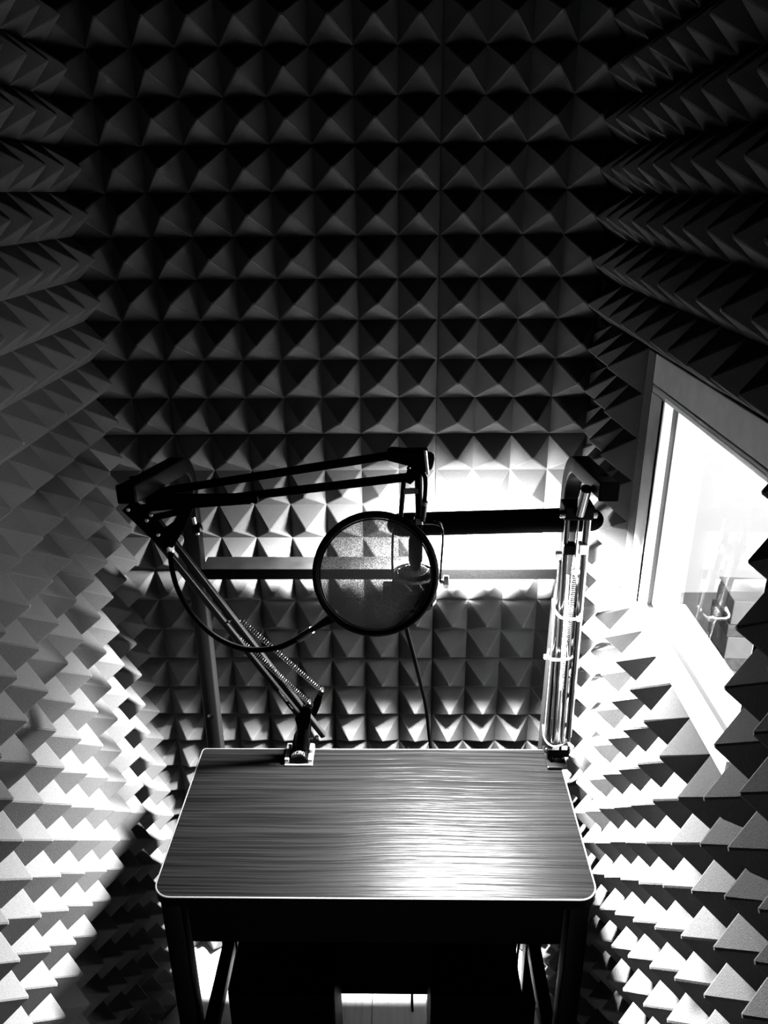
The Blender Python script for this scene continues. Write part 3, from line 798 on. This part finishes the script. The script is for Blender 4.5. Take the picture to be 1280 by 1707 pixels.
gp = [at(284, 918, 1.145), at(286, 945, 1.135), at(297, 984, 1.115), at(322, 1026, 1.09), at(362, 1063, 1.06), at(410, 1082, 1.03), at(460, 1080, 1.01), at(500, 1063, 0.997), at(520, 1050, 0.992)]
gpath = smooth_path(gp, 60)
bm = B(); sweep(bm, gpath, circ(0.0046, 12), radii=[1.0 if i % 2 else 0.80 for i in range(len(gpath))]); link('gooseneck', bm, M_BLACK, pf, True)
bm = B(); sweep(bm, [at(516, 1052, 0.993), at(532, 1042, 0.988), at(545, 1034, 0.986), at(562, 1026, PY)], rrect(0.016, 0.012, 0.003), None, radii=[0.55, 0.7, 0.95, 1.25]); link('neck_joint', bm, M_BLACK, pf, True)
link('neck_sleeve', tube(B(), at(497, 1065, 0.998), at(520, 1050, 0.992), 0.0056, 14), M_BLACKGLOSS, pf, True)
# clamp on the boom's elbow
g0 = at(284, 912, 1.147)
link('neck_socket', lathe(B(), g0+Vector((0, 0, -0.008)), (0, 0, 1), [(0, 0.0062), (0.016, 0.0066), (0.020, 0.009), (0.026, 0.009)]), M_STEEL, pf, True)
bm = B(); prism(bm, [at(268, 905, 1.142), at(290, 910, 1.142), at(309, 878, 1.142), at(323, 845, 1.142), at(310, 836, 1.142), at(288, 872, 1.142), at(262, 890, 1.142)], (0, 0.016, 0)); link('clamp', bm, M_RUBBER, pf)
ck = at(322, 862, 1.135)
link('clamp_screw', tube(B(), ck, ck+Vector((0.004, 0.0, -0.03)), 0.0035, 10), M_STEEL, pf, True)
link('clamp_knob', lathe(B(), ck+Vector((0.003, 0, -0.012)), (0.15, 0, -1), [(0, 0.006), (0.004, 0.009), (0.012, 0.009), (0.014, 0.006)]), M_BLACKGLOSS, pf, True)

# ------------------------------------------------------------------ things kept in the dark under the desk
def case(name, lo, hi, label):
    lo, hi = Vector(lo), Vector(hi)
    o = empty(name, ((lo.x+hi.x)/2, (lo.y+hi.y)/2, 0), label, 'equipment case', 'cases under the desk')
    link('shell', box(B(), lo, hi, 0.012), M_DARKPLASTIC, o)
    yf = lo.y
    link('lid_seam', box(B(), (lo.x+0.012, yf-0.0015, hi.z-0.075), (hi.x-0.012, yf+0.002, hi.z-0.068)), M_RUBBER, o)
    hp = [(lo.x+0.05, yf, hi.z-0.12), (lo.x+0.05, yf-0.018, hi.z-0.12), (hi.x-0.05, yf-0.018, hi.z-0.12), (hi.x-0.05, yf, hi.z-0.12)]
    link('handle', sweep(B(), hp, circ(0.005, 8)), M_BLACK, o, True)
    for fx in (lo.x+0.03, hi.x-0.03):
        link('latch', box(B(), (fx-0.010, yf-0.004, hi.z-0.090), (fx+0.010, yf+0.001, hi.z-0.052), 0.001), M_RUBBER, o)
case('equipment_case', (-0.330, 1.02, 0.0005), (-0.125, 1.175, 0.36), 'black case on the floor under the left half of the desk')
case('equipment_case', (0.060, 1.02, 0.0005), (0.235, 1.175, 0.36), 'black case on the floor under the right half of the desk')
for pts_, lb in (([(0.262, 1.30, 0.62), (0.268, 1.27, 0.45), (0.285, 1.24, 0.36), (0.262, 1.22, 0.27), (0.258, 1.2, 0.12), (0.27, 1.15, 0.006)], 'thin black cord looping down near the right desk leg'),
                 ([(0.02, 1.315, 0.70), (0.025, 1.32, 0.45), (0.035, 1.30, 0.2), (0.03, 1.25, 0.005), (0.045, 1.15, 0.005)], 'thin black cord reaching the floor below the middle of the desk')):
    o = link('cord', sweep(B(), smooth_path(pts_, 8), circ(0.003, 8)), M_RUBBER, None, True); tag(o, lb, 'cable')
